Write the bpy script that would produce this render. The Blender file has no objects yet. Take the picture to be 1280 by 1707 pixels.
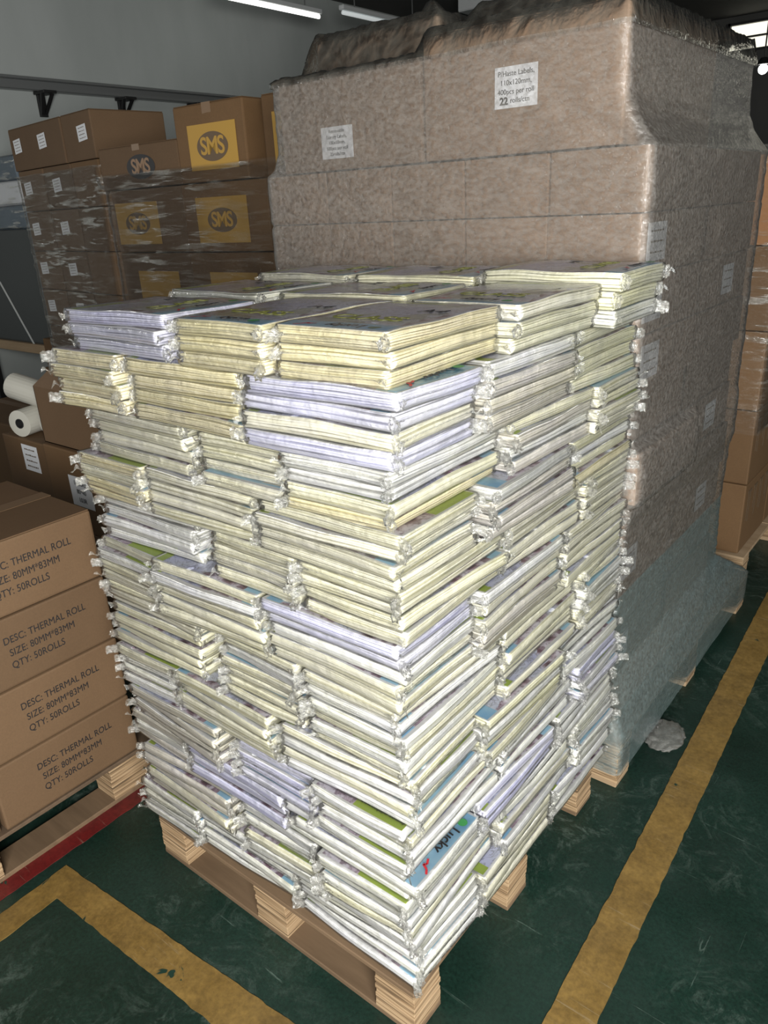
import bpy, bmesh, math, random
from mathutils import Vector, Matrix, noise
C = bpy.context.scene.collection
SC = bpy.context.scene
PI = math.pi

# ------------------------------------------------------------------ camera
cam = bpy.data.cameras.new('camera')
cam.sensor_width = 36.0
cam.lens = 1268.0 / 1707.0 * 36.0
cam.clip_end = 100
camo = bpy.data.objects.new('camera', cam)
C.objects.link(camo)
R = [(0.78350196, 0.19719363, -0.58927019), (0.61952806, -0.32123762, 0.71623416), (-0.04805894, -0.92624028, -0.37385729)]
camo.matrix_world = Matrix(((R[0][0], -R[0][1], -R[0][2], 0.0), (R[1][0], -R[1][1], -R[1][2], 0.0),
                            (R[2][0], -R[2][1], -R[2][2], 1.55), (0, 0, 0, 1)))
SC.camera = camo

# ------------------------------------------------------------------ light
SC.view_settings.view_transform = 'Standard'
SC.view_settings.look = 'None'
SC.view_settings.gamma = 1.0
SC.view_settings.use_curve_mapping = False
SC.view_settings.exposure = 0.0
SC.cycles.transparent_max_bounces = 24
SC.cycles.max_bounces = 8
w = bpy.data.worlds.new('world'); SC.world = w; w.use_nodes = True
w.node_tree.nodes['Background'].inputs[0].default_value = (0.80, 0.88, 1.0, 1)
w.node_tree.nodes['Background'].inputs[1].default_value = 0.18

def area(name, loc, target, sx, sy, power, col):
    l = bpy.data.lights.new(name, 'AREA'); l.shape = 'RECTANGLE'; l.size = sx; l.size_y = sy
    l.energy = power; l.color = col
    o = bpy.data.objects.new(name, l); C.objects.link(o); o.location = loc
    o.rotation_euler = (Vector(target) - Vector(loc)).to_track_quat('-Z', 'Y').to_euler()
    return o
area('doorway_daylight', (1.15, -1.0, 1.62), (-0.8, 1.1, 0.85), 1.5, 1.3, 258, (1.0, 0.985, 0.95))
area('aisle_daylight', (3.0, 3.4, 2.1), (-0.4, 1.6, 0.3), 1.8, 1.6, 30, (0.93, 0.98, 1.0))
area('left_window_daylight', (-5.9, -0.2, 2.1), (-2.6, 2.2, 1.5), 0.45, 0.6, 15, (1.0, 1.0, 0.96))

# ------------------------------------------------------------------ materials
class NT:
    def __init__(s, name):
        s.m = bpy.data.materials.new(name); s.m.use_nodes = True
        s.t = s.m.node_tree; s.n = s.t.nodes
        s.b = s.n['Principled BSDF']; s.out = s.n['Material Output']
    def node(s, typ, **kw):
        n = s.n.new(typ)
        for k, v in kw.items():
            if k.startswith('i_'):
                key = k[2:]
                key = int(key) if key.isdigit() else key.replace('_', ' ')
                n.inputs[key].default_value = v
            else: setattr(n, k, v)
        return n
    def link(s, a, b): s.t.links.new(a, b)
    def coord(s, scale=(1, 1, 1), kind='Object', rot=(0, 0, 0)):
        c = s.node('ShaderNodeTexCoord'); m = s.node('ShaderNodeMapping')
        m.inputs['Scale'].default_value = scale; m.inputs['Rotation'].default_value = rot
        s.link(c.outputs[kind], m.inputs[0]); return m.outputs[0]
    def noise(s, vec, scale, detail=3, rough=0.5, dist=0.0):
        n = s.node('ShaderNodeTexNoise'); n.inputs['Scale'].default_value = scale
        n.inputs['Detail'].default_value = detail; n.inputs['Roughness'].default_value = rough
        n.inputs['Distortion'].default_value = dist
        if vec is not None: s.link(vec, n.inputs['Vector'])
        return n.outputs['Fac']
    def ramp(s, fac, stops, interp='LINEAR'):
        r = s.node('ShaderNodeValToRGB'); e = r.color_ramp.elements; r.color_ramp.interpolation = interp
        while len(e) < len(stops): e.new(0.5)
        for i, (p, c) in enumerate(stops):
            e[i].position = p; e[i].color = (c, c, c, 1) if not hasattr(c, '__len__') else (*c[:3], 1)
        s.link(fac, r.inputs[0]); return r.outputs[0]
    def mix(s, f, a, b, mode='MIX'):
        m = s.node('ShaderNodeMix', data_type='RGBA', blend_type=mode)
        for k, v in ((0, f), (6, a), (7, b)):
            if hasattr(v, 'is_linked') or hasattr(v, 'links'): s.link(v, m.inputs[k])
            elif hasattr(v, '__len__'): m.inputs[k].default_value = (*v[:3], 1)
            else: m.inputs[k].default_value = v if k == 0 else (v, v, v, 1)
        return m.outputs[2]
    def math(s, op, a, b=0.0, clamp=False):
        m = s.node('ShaderNodeMath', operation=op); m.use_clamp = clamp
        for k, v in ((0, a), (1, b)):
            if hasattr(v, 'links'): s.link(v, m.inputs[k])
            else: m.inputs[k].default_value = v
        return m.outputs[0]
    def bump(s, h, strength=0.3, dist=0.002):
        b = s.node('ShaderNodeBump'); b.inputs['Strength'].default_value = strength
        b.inputs['Distance'].default_value = dist; s.link(h, b.inputs['Height']); return b.outputs[0]
    def base(s, v):
        if hasattr(v, 'links'): s.link(v, s.b.inputs['Base Color'])
        else: s.b.inputs['Base Color'].default_value = (*v[:3], 1)
    def rough(s, v): s.b.inputs['Roughness'].default_value = v
    def normal(s, v): s.link(v, s.b.inputs['Normal'])

def plain(name, col, rough=0.6, metal=0.0):
    t = NT(name); t.base(col); t.rough(rough); t.b.inputs['Metallic'].default_value = metal
    return t.m

def mat_cardboard(name, col, col2):
    t = NT(name); v = t.coord((1, 1, 1)); 
    info = t.node('ShaderNodeObjectInfo')
    f = t.noise(v, 5, 4, 0.6)
    vs = t.coord((4, 4, 260)); fl = t.noise(vs, 1.0, 2)
    c = t.mix(f, col, col2)
    r = t.ramp(info.outputs['Random'], [(0, 0.86), (1, 1.08)])
    c = t.mix(1.0, c, r, 'MULTIPLY')
    fine = t.ramp(t.noise(v, 220, 2), [(0.3, 0.93), (0.7, 1.04)])
    c = t.mix(1.0, c, fine, 'MULTIPLY')
    t.base(c); t.rough(0.72); t.b.inputs['Specular IOR Level'].default_value = 0.3
    t.normal(t.bump(fl, 0.12, 0.001)); return t.m
CARD = mat_cardboard('cardboard', (0.105, 0.062, 0.032), (0.132, 0.080, 0.042))
CARD_D = mat_cardboard('cardboard_dark', (0.105, 0.058, 0.025), (0.14, 0.08, 0.036))
CARD_P = mat_cardboard('cardboard_pale', (0.195, 0.125, 0.078), (0.255, 0.17, 0.11))
CARD_O = mat_cardboard('cardboard_orange', (0.24, 0.115, 0.045), (0.28, 0.14, 0.055))

def mat_tape():
    t = NT('packing_tape'); t.base((0.15, 0.09, 0.045)); t.rough(0.5)
    t.normal(t.bump(t.noise(t.coord((1, 1, 1)), 70, 3), 0.25, 0.001)); return t.m
TAPE = mat_tape()

def mat_pages():
    t = NT('notebook_pages'); v = t.coord((2.5, 2.5, 620)); v2 = t.coord((5, 5, 150)); v3 = t.coord((9, 9, 9))
    info = t.node('ShaderNodeObjectInfo')
    lines = t.ramp(t.noise(v, 1.0, 3, 0.6), [(0.28, (0.72, 0.72, 0.68)), (0.44, (0.97, 0.97, 0.96)), (0.8, (1.0, 1.0, 1.0))])
    c = t.mix(1.0, info.outputs['Color'], lines, 'MULTIPLY')
    warm = t.ramp(t.noise(v2, 1.0, 2), [(0.42, (1, 1, 1)), (0.62, (0.95, 0.945, 0.85))])
    c = t.mix(0.8, c, warm, 'MULTIPLY')
    blot = t.ramp(t.noise(v3, 1.0, 2), [(0.35, (0.90, 0.90, 0.93)), (0.7, (1, 1, 0.98))])
    c = t.mix(1.0, c, blot, 'MULTIPLY')
    t.base(c); t.rough(0.75); t.b.inputs['Specular IOR Level'].default_value = 0.2
    t.normal(t.bump(t.noise(v, 1.0, 3, 0.6), 0.35, 0.0012)); return t.m
PAGES = mat_pages()

def mat_cover():
    # local x runs along the notebook, y across; printed cover design
    t = NT('notebook_cover')
    tc = t.node('ShaderNodeTexCoord'); sp = t.node('ShaderNodeSeparateXYZ'); t.link(tc.outputs['Object'], sp.inputs[0])
    X, Y = sp.outputs[0], sp.outputs[1]
    v = t.coord((1, 1, 1))
    base = t.ramp(t.noise(v, 9, 4, 0.6), [(0.22, (0.36, 0.34, 0.56)), (0.36, (0.62, 0.64, 0.90)), (0.6, (0.80, 0.84, 0.97)), (0.8, (0.46, 0.62, 0.66))])
    olive = t.ramp(t.noise(t.coord((1, 1, 1)), 16, 3, 0.6), [(0.57, 0.0), (0.62, 1.0)])
    base = t.mix(t.math('MULTIPLY', olive, 0.55), base, (0.30, 0.33, 0.12))
    twig = t.ramp(t.noise(t.coord((1, 1, 1)), 26, 5, 0.7, 1.6), [(0.47, 0.0), (0.495, 1.0), (0.52, 0.0)])
    base = t.mix(t.math('MULTIPLY', twig, 0.75), base, (0.05, 0.04, 0.08))
    vo = t.node('ShaderNodeTexVoronoi'); vo.inputs['Scale'].default_value = 17; t.link(v, vo.inputs['Vector'])
    nz_ = t.ramp(t.noise(t.coord((1, 1, 1)), 95, 3, 0.7), [(0.40, (0.25, 0.14, 0.20)), (0.55, (1, 1, 1))])
    vo.inputs['Scale'].default_value = 26
    fl = t.ramp(vo.outputs['Distance'], [(0.0, (0.80, 0.66, 0.74)), (0.07, (0.05, 0.012, 0.03)), (0.28, (0.20, 0.07, 0.13)), (0.42, (0.62, 0.48, 0.60)), (0.6, (0.84, 0.80, 0.90))])
    fl = t.mix(0.8, fl, nz_, 'MULTIPLY')
    # flowers along the long edges, denser at the corners
    ay = t.math('ABSOLUTE', Y)
    edge = t.math('GREATER_THAN', t.math('ADD', ay, t.math('MULTIPLY', t.noise(v, 14, 2), 0.05)), 0.118)
    patch = t.ramp(t.noise(v, 7.5, 1), [(0.50, 0.0), (0.56, 1.0)])
    c = t.mix(t.math('MULTIPLY', edge, patch), base, fl)
    # green band and flower band on one short edge
    e1 = t.math('LESS_THAN', X, -0.126)
    gsel = t.math('LESS_THAN', Y, 0.012)
    strip = t.mix(gsel, fl, (0.42, 0.56, 0.04))
    c = t.mix(e1, c, strip)
    # sky blue band on the other short edge
    e2 = t.math('GREATER_THAN', X, 0.112)
    blue = t.ramp(t.noise(v, 20, 2), [(0.3, (0.30, 0.62, 0.90)), (0.7, (0.50, 0.78, 0.95))])
    c = t.mix(e2, c, blue)
    # unprinted paper border
    bx = t.math('GREATER_THAN', t.math('ABSOLUTE', X), 0.1488); by = t.math('GREATER_THAN', ay, 0.1040)
    c = t.mix(t.math('MAXIMUM', bx, by), c, (0.84, 0.84, 0.84))
    t.base(c); t.rough(0.32); return t.m
COVER = mat_cover()

def mat_film(name, haze, gloss, gcol=(0.9, 0.9, 0.88), tint=(1, 1, 1), stretch=(1, 1, 1), scale=60, strength=0.6, rough=0.12, hazevar=0.0, dist=0.004, crease_glint=None, teal=False):
    t = NT(name); t.n.remove(t.b)
    tr = t.node('ShaderNodeBsdfTransparent'); tr.inputs[0].default_value = (*tint, 1)
    gl = t.node('ShaderNodeBsdfGlossy'); gl.inputs['Roughness'].default_value = rough; gl.inputs[0].default_value = (1, 1, 1, 1)
    df = t.node('ShaderNodeBsdfDiffuse'); df.inputs[0].default_value = (*gcol, 1)
    v = t.coord(stretch)
    h = t.noise(v, scale, 4, 0.62, 0.4)
    b = t.bump(h, strength, dist); t.link(b, gl.inputs['Normal'])
    fr = t.node('ShaderNodeFresnel'); fr.inputs[0].default_value = 1.45
    if not crease_glint: t.link(b, fr.inputs['Normal'])
    cm = None
    if crease_glint:      # folded film creases, whitened to paint in bright streaks of highlight
        cv = t.coord(crease_glint[0], rot=(0.0, crease_glint[2], 0.0))
        cm = t.ramp(t.noise(cv, crease_glint[1], 5, 0.65, 0.5), [(0.53, 0.0), (0.60, 1.0)])
        cl = t.ramp(t.noise(t.coord((1, 1, 1)), 3.2, 2), [(0.42, 0.12), (0.62, 1.0)])
        cm = t.math('MULTIPLY', cm, cl)
    m1 = t.node('ShaderNodeMixShader'); t.link(tr.outputs[0], m1.inputs[1]); t.link(df.outputs[0], m1.inputs[2])
    if cm is not None:
        t.link(t.math('ADD', t.math('MULTIPLY', cm, 0.28), haze), m1.inputs[0])
    elif hazevar > 0:
        hz = t.ramp(h, [(0.35, max(haze - hazevar, 0)), (0.68, haze + hazevar)]); 
        if teal:    # extra layers of bluish film round the foot of the load
            sz_ = t.node('ShaderNodeSeparateXYZ'); tc_ = t.node('ShaderNodeTexCoord'); t.link(tc_.outputs['Object'], sz_.inputs[0])
            lowm = t.math('LESS_THAN', sz_.outputs[2], 0.585)
            hz = t.math('ADD', hz, t.math('MULTIPLY', lowm, 0.10))
            t.link(t.mix(lowm, gcol, (0.30, 0.40, 0.40)), df.inputs[0])
        t.link(hz, m1.inputs[0])
    else: m1.inputs[0].default_value = haze
    m2 = t.node('ShaderNodeMixShader'); t.link(m1.outputs[0], m2.inputs[1]); t.link(gl.outputs[0], m2.inputs[2])
    gf = t.math('MULTIPLY', fr.outputs[0], gloss, True)
    if cm is not None: gf = t.math('ADD', gf, t.math('MULTIPLY', cm, 0.30), True)
    t.link(gf, m2.inputs[0])
    t.link(m2.outputs[0], t.out.inputs['Surface']); return t.m
WRAP = mat_film('clear_shrink_film', 0.025, 0.8, (0.95, 0.95, 0.90), scale=38, strength=0.7, rough=0.16)
TUFT = mat_film('crumpled_film_end', 0.085, 1.7, (0.97, 0.97, 0.88), scale=75, strength=1.0, rough=0.12, dist=0.006)
STRETCH = mat_film('hazy_stretch_film', 0.18, 1.2, (0.50, 0.48, 0.44), scale=75, stretch=(1.0, 1.0, 1.5), strength=1.0, rough=0.17, hazevar=0.09, dist=0.004, teal=True)
STRETCH2 = mat_film('loose_stretch_film', 0.015, 0.7, (0.62, 0.60, 0.52), scale=16, stretch=(1, 1, 5), strength=1.0, rough=0.22, dist=0.016, crease_glint=((0.9, 0.9, 9), 4.5, 0.08))

def mat_wood(name, c1, c2, layered=True, s=1.0):
    t = NT(name)
    if layered:
        v = t.coord((6, 6, 230 * s)); n = t.noise(v, 1.0, 2, 0.5)
        c = t.ramp(n, [(0.33, tuple(x * 0.42 for x in c1)), (0.45, c1), (0.62, c2)])
        t.normal(t.bump(n, 0.6, 0.002))
    else:
        v = t.coord((3, 30, 30)); n = t.noise(v, 1.0, 4, 0.6); c = t.ramp(n, [(0.3, c1), (0.7, c2)])
        t.normal(t.bump(n, 0.2, 0.001))
    t.base(c); t.rough(0.8); return t.m
PLY = mat_wood('laminated_wood', (0.24, 0.155, 0.08), (0.37, 0.26, 0.15))
BOARD = mat_wood('board_wood', (0.10, 0.062, 0.032), (0.155, 0.10, 0.055), False)
BOARD_K = mat_wood('board_wood_dark', (0.07, 0.045, 0.025), (0.11, 0.07, 0.04), False)
BOARD_P = mat_wood('board_wood_pale', (0.25, 0.17, 0.095), (0.34, 0.245, 0.15), False)

def mat_floor():
    t = NT('green_epoxy_floor'); v = t.coord((1, 1, 1))
    c = t.ramp(t.noise(v, 2.2, 6, 0.65), [(0.3, (0.0030, 0.0125, 0.008)), (0.7, (0.0095, 0.029, 0.021))])
    scr = t.ramp(t.noise(t.coord((1, 1, 1)), 9, 8, 0.78, 2.5), [(0.50, 0.0), (0.70, 1.0)])
    mask = t.ramp(t.noise(v, 1.6, 3), [(0.42, 0.0), (0.65, 1.0)])
    c = t.mix(t.math('MULTIPLY', t.math('MULTIPLY', scr, mask), 0.55), c, (0.16, 0.21, 0.18))
    lin = t.ramp(t.noise(t.coord((2, 38, 1), rot=(0, 0, 0.7)), 1.4, 5, 0.7, 0.6), [(0.66, 0.0), (0.72, 1.0)])
    lin2 = t.ramp(t.noise(t.coord((38, 2, 1), rot=(0, 0, 0.5)), 1.2, 5, 0.7, 0.6), [(0.67, 0.0), (0.72, 1.0)])
    c = t.mix(t.math('MULTIPLY', t.math('MAXIMUM', lin, lin2), 0.30), c, (0.20, 0.27, 0.23))
    fine = t.ramp(t.noise(v, 120, 4, 0.8), [(0.35, 0.65), (0.7, 1.5)]); c = t.mix(1.0, c, fine, 'MULTIPLY')
    t.base(c)
    r = t.ramp(t.noise(v, 6, 4), [(0.3, 0.34), (0.7, 0.55)]); t.link(r, t.b.inputs['Roughness'])
    t.normal(t.bump(t.noise(v, 45, 4), 0.15, 0.002)); return t.m
FLOOR = mat_floor()

def mat_marking(name, a, b, worn):
    t = NT(name); v = t.coord((1, 1, 1))
    c = t.ramp(t.noise(v, 12, 5, 0.65), [(0.3, a), (0.7, b)])
    dirt = t.ramp(t.noise(v, 5, 5, 0.7), [(0.45, 0.0), (0.75, 1.0)])
    c = t.mix(t.math('MULTIPLY', dirt, 0.55), c, tuple(x * 0.42 + 0.012 for x in a))
    fine = t.ramp(t.noise(v, 70, 5, 0.75), [(0.35, 0.72), (0.65, 1.12)]); c = t.mix(1.0, c, fine, 'MULTIPLY')
    sc = t.ramp(t.noise(t.coord((3, 60, 1), rot=(0, 0, 0.25)), 1.5, 4, 0.7, 0.5), [(0.63, 0.0), (0.70, 1.0)])
    c = t.mix(t.math('MULTIPLY', sc, 0.35), c, (0.34, 0.30, 0.22))
    wm = t.ramp(t.noise(v, 7.5, 4, 0.6, 0.8), [(worn, 0.0), (worn + 0.012, 1.0)])
    c = t.mix(wm, c, (0.007, 0.03, 0.02))
    t.base(c); t.rough(0.5); return t.m
YELLOW = mat_marking('yellow_floor_paint', (0.145, 0.088, 0.021), (0.23, 0.145, 0.040), 0.69)
RED = mat_marking('red_floor_paint', (0.10, 0.006, 0.006), (0.15, 0.012, 0.011), 0.66)

def mat_wall(name, a, b, sc=1.2):
    t = NT(name); v = t.coord((1, 1, 0.35))
    c = t.ramp(t.noise(v, sc, 4, 0.6), [(0.3, a), (0.7, b)])
    t.base(c); t.rough(0.85); return t.m
WALL = mat_wall('grey_plaster', (0.38, 0.41, 0.395), (0.49, 0.52, 0.505))
CEIL = mat_wall('dark_ceiling', (0.07, 0.07, 0.065), (0.10, 0.10, 0.095))
PAPER = plain('white_label_paper', (0.66, 0.67, 0.69), 0.6)
YPAPER = plain('yellow_sheet', (0.36, 0.21, 0.035), 0.6)
INK = plain('black_ink', (0.012, 0.011, 0.012), 0.6)
BINK = plain('brown_ink', (0.10, 0.065, 0.035), 0.6)
RINK = plain('red_ink', (0.45, 0.02, 0.03), 0.5)
GINK = plain('green_ink', (0.04, 0.22, 0.06), 0.5)
OINK = plain('olive_ink', (0.17, 0.18, 0.03), 0.5)
STEEL = plain('galvanised_steel', (0.30, 0.31, 0.31), 0.4, 0.6)
BLACK = plain('black_metal', (0.015, 0.015, 0.015), 0.5)
DGREY = plain('dark_grey_sheet', (0.045, 0.05, 0.05), 0.7)
WPLAST = plain('white_plastic', (0.42, 0.41, 0.36), 0.45)
STRING = plain('pale_strap', (0.45, 0.46, 0.45), 0.5)
BLUEW = plain('blue_white_pack', (0.13, 0.17, 0.21), 0.35)
RSTRIP = plain('red_strap', (0.25, 0.02, 0.03), 0.5)
WHITEP = plain('white_paint', (0.6, 0.62, 0.62), 0.6)
def emis(name, col, s):
    t = NT(name); t.b.inputs['Emission Color'].default_value = (*col, 1); t.b.inputs['Emission Strength'].default_value = s
    t.base(col); return t.m
TUBE = emis('lit_tube', (1.0, 1.0, 0.95), 3.0)
TUBE_D = emis('dim_tube', (0.8, 0.85, 0.85), 0.35)  # faint glow given to the farther tube by weak emission
SKYW = emis('bright_window', (1.0, 0.97, 0.80), 1.1)

# ------------------------------------------------------------------ helpers
def props(o, label=None, cat=None, group=None, kind=None):
    if label: o['label'] = label
    if cat: o['category'] = cat
    if group: o['group'] = group
    if kind: o['kind'] = kind
    return o
def empty(name, loc=(0, 0, 0), rz=0.0, label=None, cat=None, group=None):
    o = bpy.data.objects.new(name, None); C.objects.link(o); o.empty_display_size = 0.05
    o.location = loc; o.rotation_euler = (0, 0, rz)
    return props(o, label, cat, group)
def link_mesh(name, me, parent=None, loc=(0, 0, 0), rot=(0, 0, 0)):
    o = bpy.data.objects.new(name, me); C.objects.link(o); o.location = loc; o.rotation_euler = rot
    if parent: o.parent = parent
    return o
def finish(name, bm, mat, parent=None, smooth=False, loc=(0, 0, 0), rot=(0, 0, 0)):
    me = bpy.data.meshes.new(name); bm.normal_update(); bm.to_mesh(me); bm.free()
    if mat: me.materials.append(mat)
    if smooth: me.polygons.foreach_set('use_smooth', [True] * len(me.polygons))
    return link_mesh(name, me, parent, loc, rot)
def add_box(bm, x0, x1, y0, y1, z0, z1, bev=0.0, seg=1):
    r = bmesh.ops.create_cube(bm, size=1.0)
    vs = r['verts']
    for v in vs:
        v.co.x = x0 if v.co.x < 0 else x1; v.co.y = y0 if v.co.y < 0 else y1; v.co.z = z0 if v.co.z < 0 else z1
    if bev > 0:
        es = list({e for v in vs for e in v.link_edges})
        bmesh.ops.bevel(bm, geom=es, offset=bev, segments=seg, affect='EDGES', profile=0.5)
    return vs
def box(name, x0, x1, y0, y1, z0, z1, mat, parent=None, bev=0.0, seg=1):
    bm = bmesh.new(); add_box(bm, x0, x1, y0, y1, z0, z1, bev, seg); return finish(name, bm, mat, parent)
def grid_box(L, W, H, nx, ny, nz):
    """closed box surface as a grid, z from 0 to H; returns bmesh"""
    bm = bmesh.new(); d = {}
    def vert(i, j, k):
        key = (i, j, k)
        if key not in d: d[key] = bm.verts.new((-L / 2 + L * i / nx, -W / 2 + W * j / ny, H * k / nz))
        return d[key]
    for i in range(nx):
        for j in range(ny):
            bm.faces.new([vert(i, j, nz), vert(i + 1, j, nz), vert(i + 1, j + 1, nz), vert(i, j + 1, nz)])
            bm.faces.new([vert(i, j + 1, 0), vert(i + 1, j + 1, 0), vert(i + 1, j, 0), vert(i, j, 0)])
    for i in range(nx):
        for k in range(nz):
            bm.faces.new([vert(i, 0, k), vert(i + 1, 0, k), vert(i + 1, 0, k + 1), vert(i, 0, k + 1)])
            bm.faces.new([vert(i, ny, k + 1), vert(i + 1, ny, k + 1), vert(i + 1, ny, k), vert(i, ny, k)])
    for j in range(ny):
        for k in range(nz):
            bm.faces.new([vert(0, j, k + 1), vert(0, j + 1, k + 1), vert(0, j + 1, k), vert(0, j, k)])
            bm.faces.new([vert(nx, j, k), vert(nx, j + 1, k), vert(nx, j + 1, k + 1), vert(nx, j, k + 1)])
    return bm
def text_mesh(body, size, mat, thick=0.0003, align='CENTER', spacing=1.0, shear=0.0, bold=0.0):
    cu = bpy.data.curves.new('printed_text', 'FONT'); cu.body = body; cu.size = size
    cu.align_x = align; cu.align_y = 'CENTER'; cu.extrude = thick; cu.space_character = spacing; cu.shear = shear
    cu.offset = bold
    o = bpy.data.objects.new('tmp', cu); C.objects.link(o)
    bpy.context.view_layer.update()
    me = bpy.data.meshes.new_from_object(o)
    C.objects.unlink(o); bpy.data.objects.remove(o)
    me.materials.clear(); me.materials.append(mat); me.name = 'printed_text'
    return me
FACE_Y = (PI / 2, 0, 0)            # text lying on a face that looks to -y
FACE_X = (PI / 2, 0, PI / 2)       # text lying on a face that looks to +x
def text(parent, body, size, mat, loc, rot=FACE_Y, **k):
    return link_mesh('printed_text', text_mesh(body, size, mat, **k), parent, loc, rot)

# ------------------------------------------------------------------ setting
o = box('floor', -6.3, 4.2, -3.5, 12.0, -0.1, 0.0, FLOOR); props(o, kind='structure')
o = box('wall_left', -6.45, -6.3, -3.5, 12.0, 0, 3.6, WALL); props(o, kind='structure')
o = box('wall_right', 4.2, 4.35, -3.5, 12.0, 0, 3.6, WALL); props(o, kind='structure')
o = box('ceiling', -6.45, 4.35, -3.5, 12.0, 3.6, 3.75, CEIL); props(o, kind='structure')
bm = bmesh.new()
add_box(bm, -6.45, -3.6, 12.0, 12.15, 0, 3.6); add_box(bm, -3.6, 2.4, 12.0, 12.15, 0, 3.18)
add_box(bm, 2.4, 4.35, 12.0, 12.15, 0, 3.6); add_box(bm, -3.6, 2.4, 12.0, 12.15, 3.53, 3.6)
props(finish('wall_back', bm, CEIL), kind='structure')
win = empty('window_1', (-0.6, 12.05, 3.18)); props(win, kind='structure')
box('pane', -3.0, 3.0, 0.0, 0.02, 0.0, 0.35, SKYW, win)
bm = bmesh.new()
for k in range(9): add_box(bm, -3.0 + k * 0.75 - 0.03, -3.0 + k * 0.75 + 0.03, -0.06, 0, 0, 0.35)
add_box(bm, -3.0, 3.0, -0.05, 0, 0.16, 0.18); add_box(bm, -3.0, 3.0, -0.06, 0, 0.0, 0.03); add_box(bm, -3.0, 3.0, -0.06, 0, 0.32, 0.35)
finish('window_frame', bm, BLACK, win)

# rail on the left wall with its brackets, lower window band
bm = bmesh.new()
add_box(bm, -6.3, -6.22, 0.5, 9.5, 2.50, 2.575, 0.008)
add_box(bm, -6.3, -6.17, 0.5, 9.5, 2.565, 2.585, 0.004)
rail = finish('wall_rail', bm, STEEL)
props(rail, 'long grey steel rail running along the left wall above the cartons', 'rail')
for k, yy in enumerate((2.95, 3.66, 4.39, 5.15, 5.9)):
    bm = bmesh.new()
    add_box(bm, -6.29, -6.13, yy - 0.055, yy + 0.055, 2.478, 2.498, 0.003)
    for s in (-1, 1):
        q = bmesh.ops.create_cube(bm, size=1.0)['verts']
        for v in q:
            top = v.co.z > 0
            v.co = Vector((-6.29 + (0.022 if v.co.x > 0 else 0) + (0.10 if top else 0.0), yy + s * (0.042 if top else 0.012) + (0.012 if v.co.y > 0 else -0.012), 2.48 if top else 2.34))
    add_box(bm, -6.298, -6.27, yy - 0.03, yy + 0.03, 2.325, 2.48, 0.002)
    b = finish('rail_bracket', bm, BLACK)
    words = ['leftmost bracket, above the twin-labelled carton', 'second bracket from the left, above the dark-sided carton', 'third bracket from the left, near the tall yellow-sheet carton',
             'fourth bracket, behind the yellow-sheet cartons', 'farthest bracket, hidden behind the wrapped pallet'][k]
    props(b, 'black steel rail bracket, ' + words, 'bracket', 'brackets under the wall rail')

# strip lights
def strip(x, y, z, L, mat, label):
    t = empty('strip_light', (x, y, z), 0, label, 'ceiling light', 'strip lights by the ceiling')
    box('housing', -0.03, 0.03, -L / 2, L / 2, 0.02, 0.06, WHITEP, t, 0.006)
    bm = bmesh.new(); bmesh.ops.create_cone(bm, cap_ends=True, segments=16, radius1=0.017, radius2=0.017, depth=L * 0.97, matrix=Matrix.Rotation(PI / 2, 4, 'X'))
    finish('light_tube', bm, mat, t, True)
    bm = bmesh.new()
    for s in (-0.35, 0.35): add_box(bm, -0.004, 0.004, s * L - 0.004, s * L + 0.004, 0.06, 3.6 - z)
    finish('hanging_wire', bm, STEEL, t)
strip(-5.45, 5.42, 3.17, 1.32, TUBE, 'lit white strip light hanging beside the top of the left wall')
strip(-5.30, 6.85, 3.20, 1.30, TUBE_D, 'dim pale strip light, farther along behind the lit one')
o = box('roof_beam', -4.95, -4.45, 7.6, 8.0, 3.32, 3.6, WHITEP, None, 0.01)
props(o, 'pale grey roof beam end at the ceiling above the wrapped pallet', 'beam')
sl = empty('spot_lamp', (-2.33, 9.0, 2.60), 0, 'small bright spot lamp glowing far behind the wrapped pallet', 'lamp')
bm = bmesh.new(); bmesh.ops.create_uvsphere(bm, u_segments=16, v_segments=10, radius=0.045); finish('bulb', bm, emis('lit_bulb', (1, 1, 0.95), 8), sl, True)
bm = bmesh.new(); bmesh.ops.create_cone(bm, cap_ends=True, segments=16, radius1=0.07, radius2=0.03, depth=0.06, matrix=Matrix.Translation((0, 0, 0.07))); finish('lamp_shade', bm, BLACK, sl)
bm = bmesh.new(); add_box(bm, -0.006, 0.006, -0.006, 0.006, 0.09, 1.0); finish('cord', bm, BLACK, sl)

# floor markings (paint)
def marking(name, pts, mat, label, seg=0.012):
    """pts: 4 corners a0,a1 (start edge) b0,b1 (end edge); ragged edges"""
    a0, a1, b0, b1 = [Vector((*p, 0)) for p in pts]
    n = max(2, int((b0 - a0).length / seg)); bm = bmesh.new(); prev = None
    for i in range(n + 1):
        f = i / n; p = a0.lerp(b0, f); q = a1.lerp(b1, f)
        d = (q - p).normalized()
        p = p + d * ((noise.noise((i * 0.31, pts[0][0] * 9, 1)) * 0.003 + noise.noise((i * 1.7, 5, 2)) * 0.0016)); q = q + d * ((noise.noise((i * 0.33, pts[0][1] * 9, 7)) * 0.003 + noise.noise((i * 1.9, 3, 2)) * 0.0016))
        vs = [bm.verts.new((p.x, p.y, 0.0)), bm.verts.new((q.x, q.y, 0.0)), bm.verts.new((q.x, q.y, 0.0016)), bm.verts.new((p.x, p.y, 0.0016))]
        if prev:
            bm.faces.new([prev[3], prev[2], vs[2], vs[3]]); bm.faces.new([prev[0], prev[3], vs[3], vs[0]]); bm.faces.new([prev[2], prev[1], vs[1], vs[2]])
        prev = vs
    bmesh.ops.recalc_face_normals(bm, faces=bm.faces)
    return props(finish(name, bm, mat), label, 'floor marking')
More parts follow.
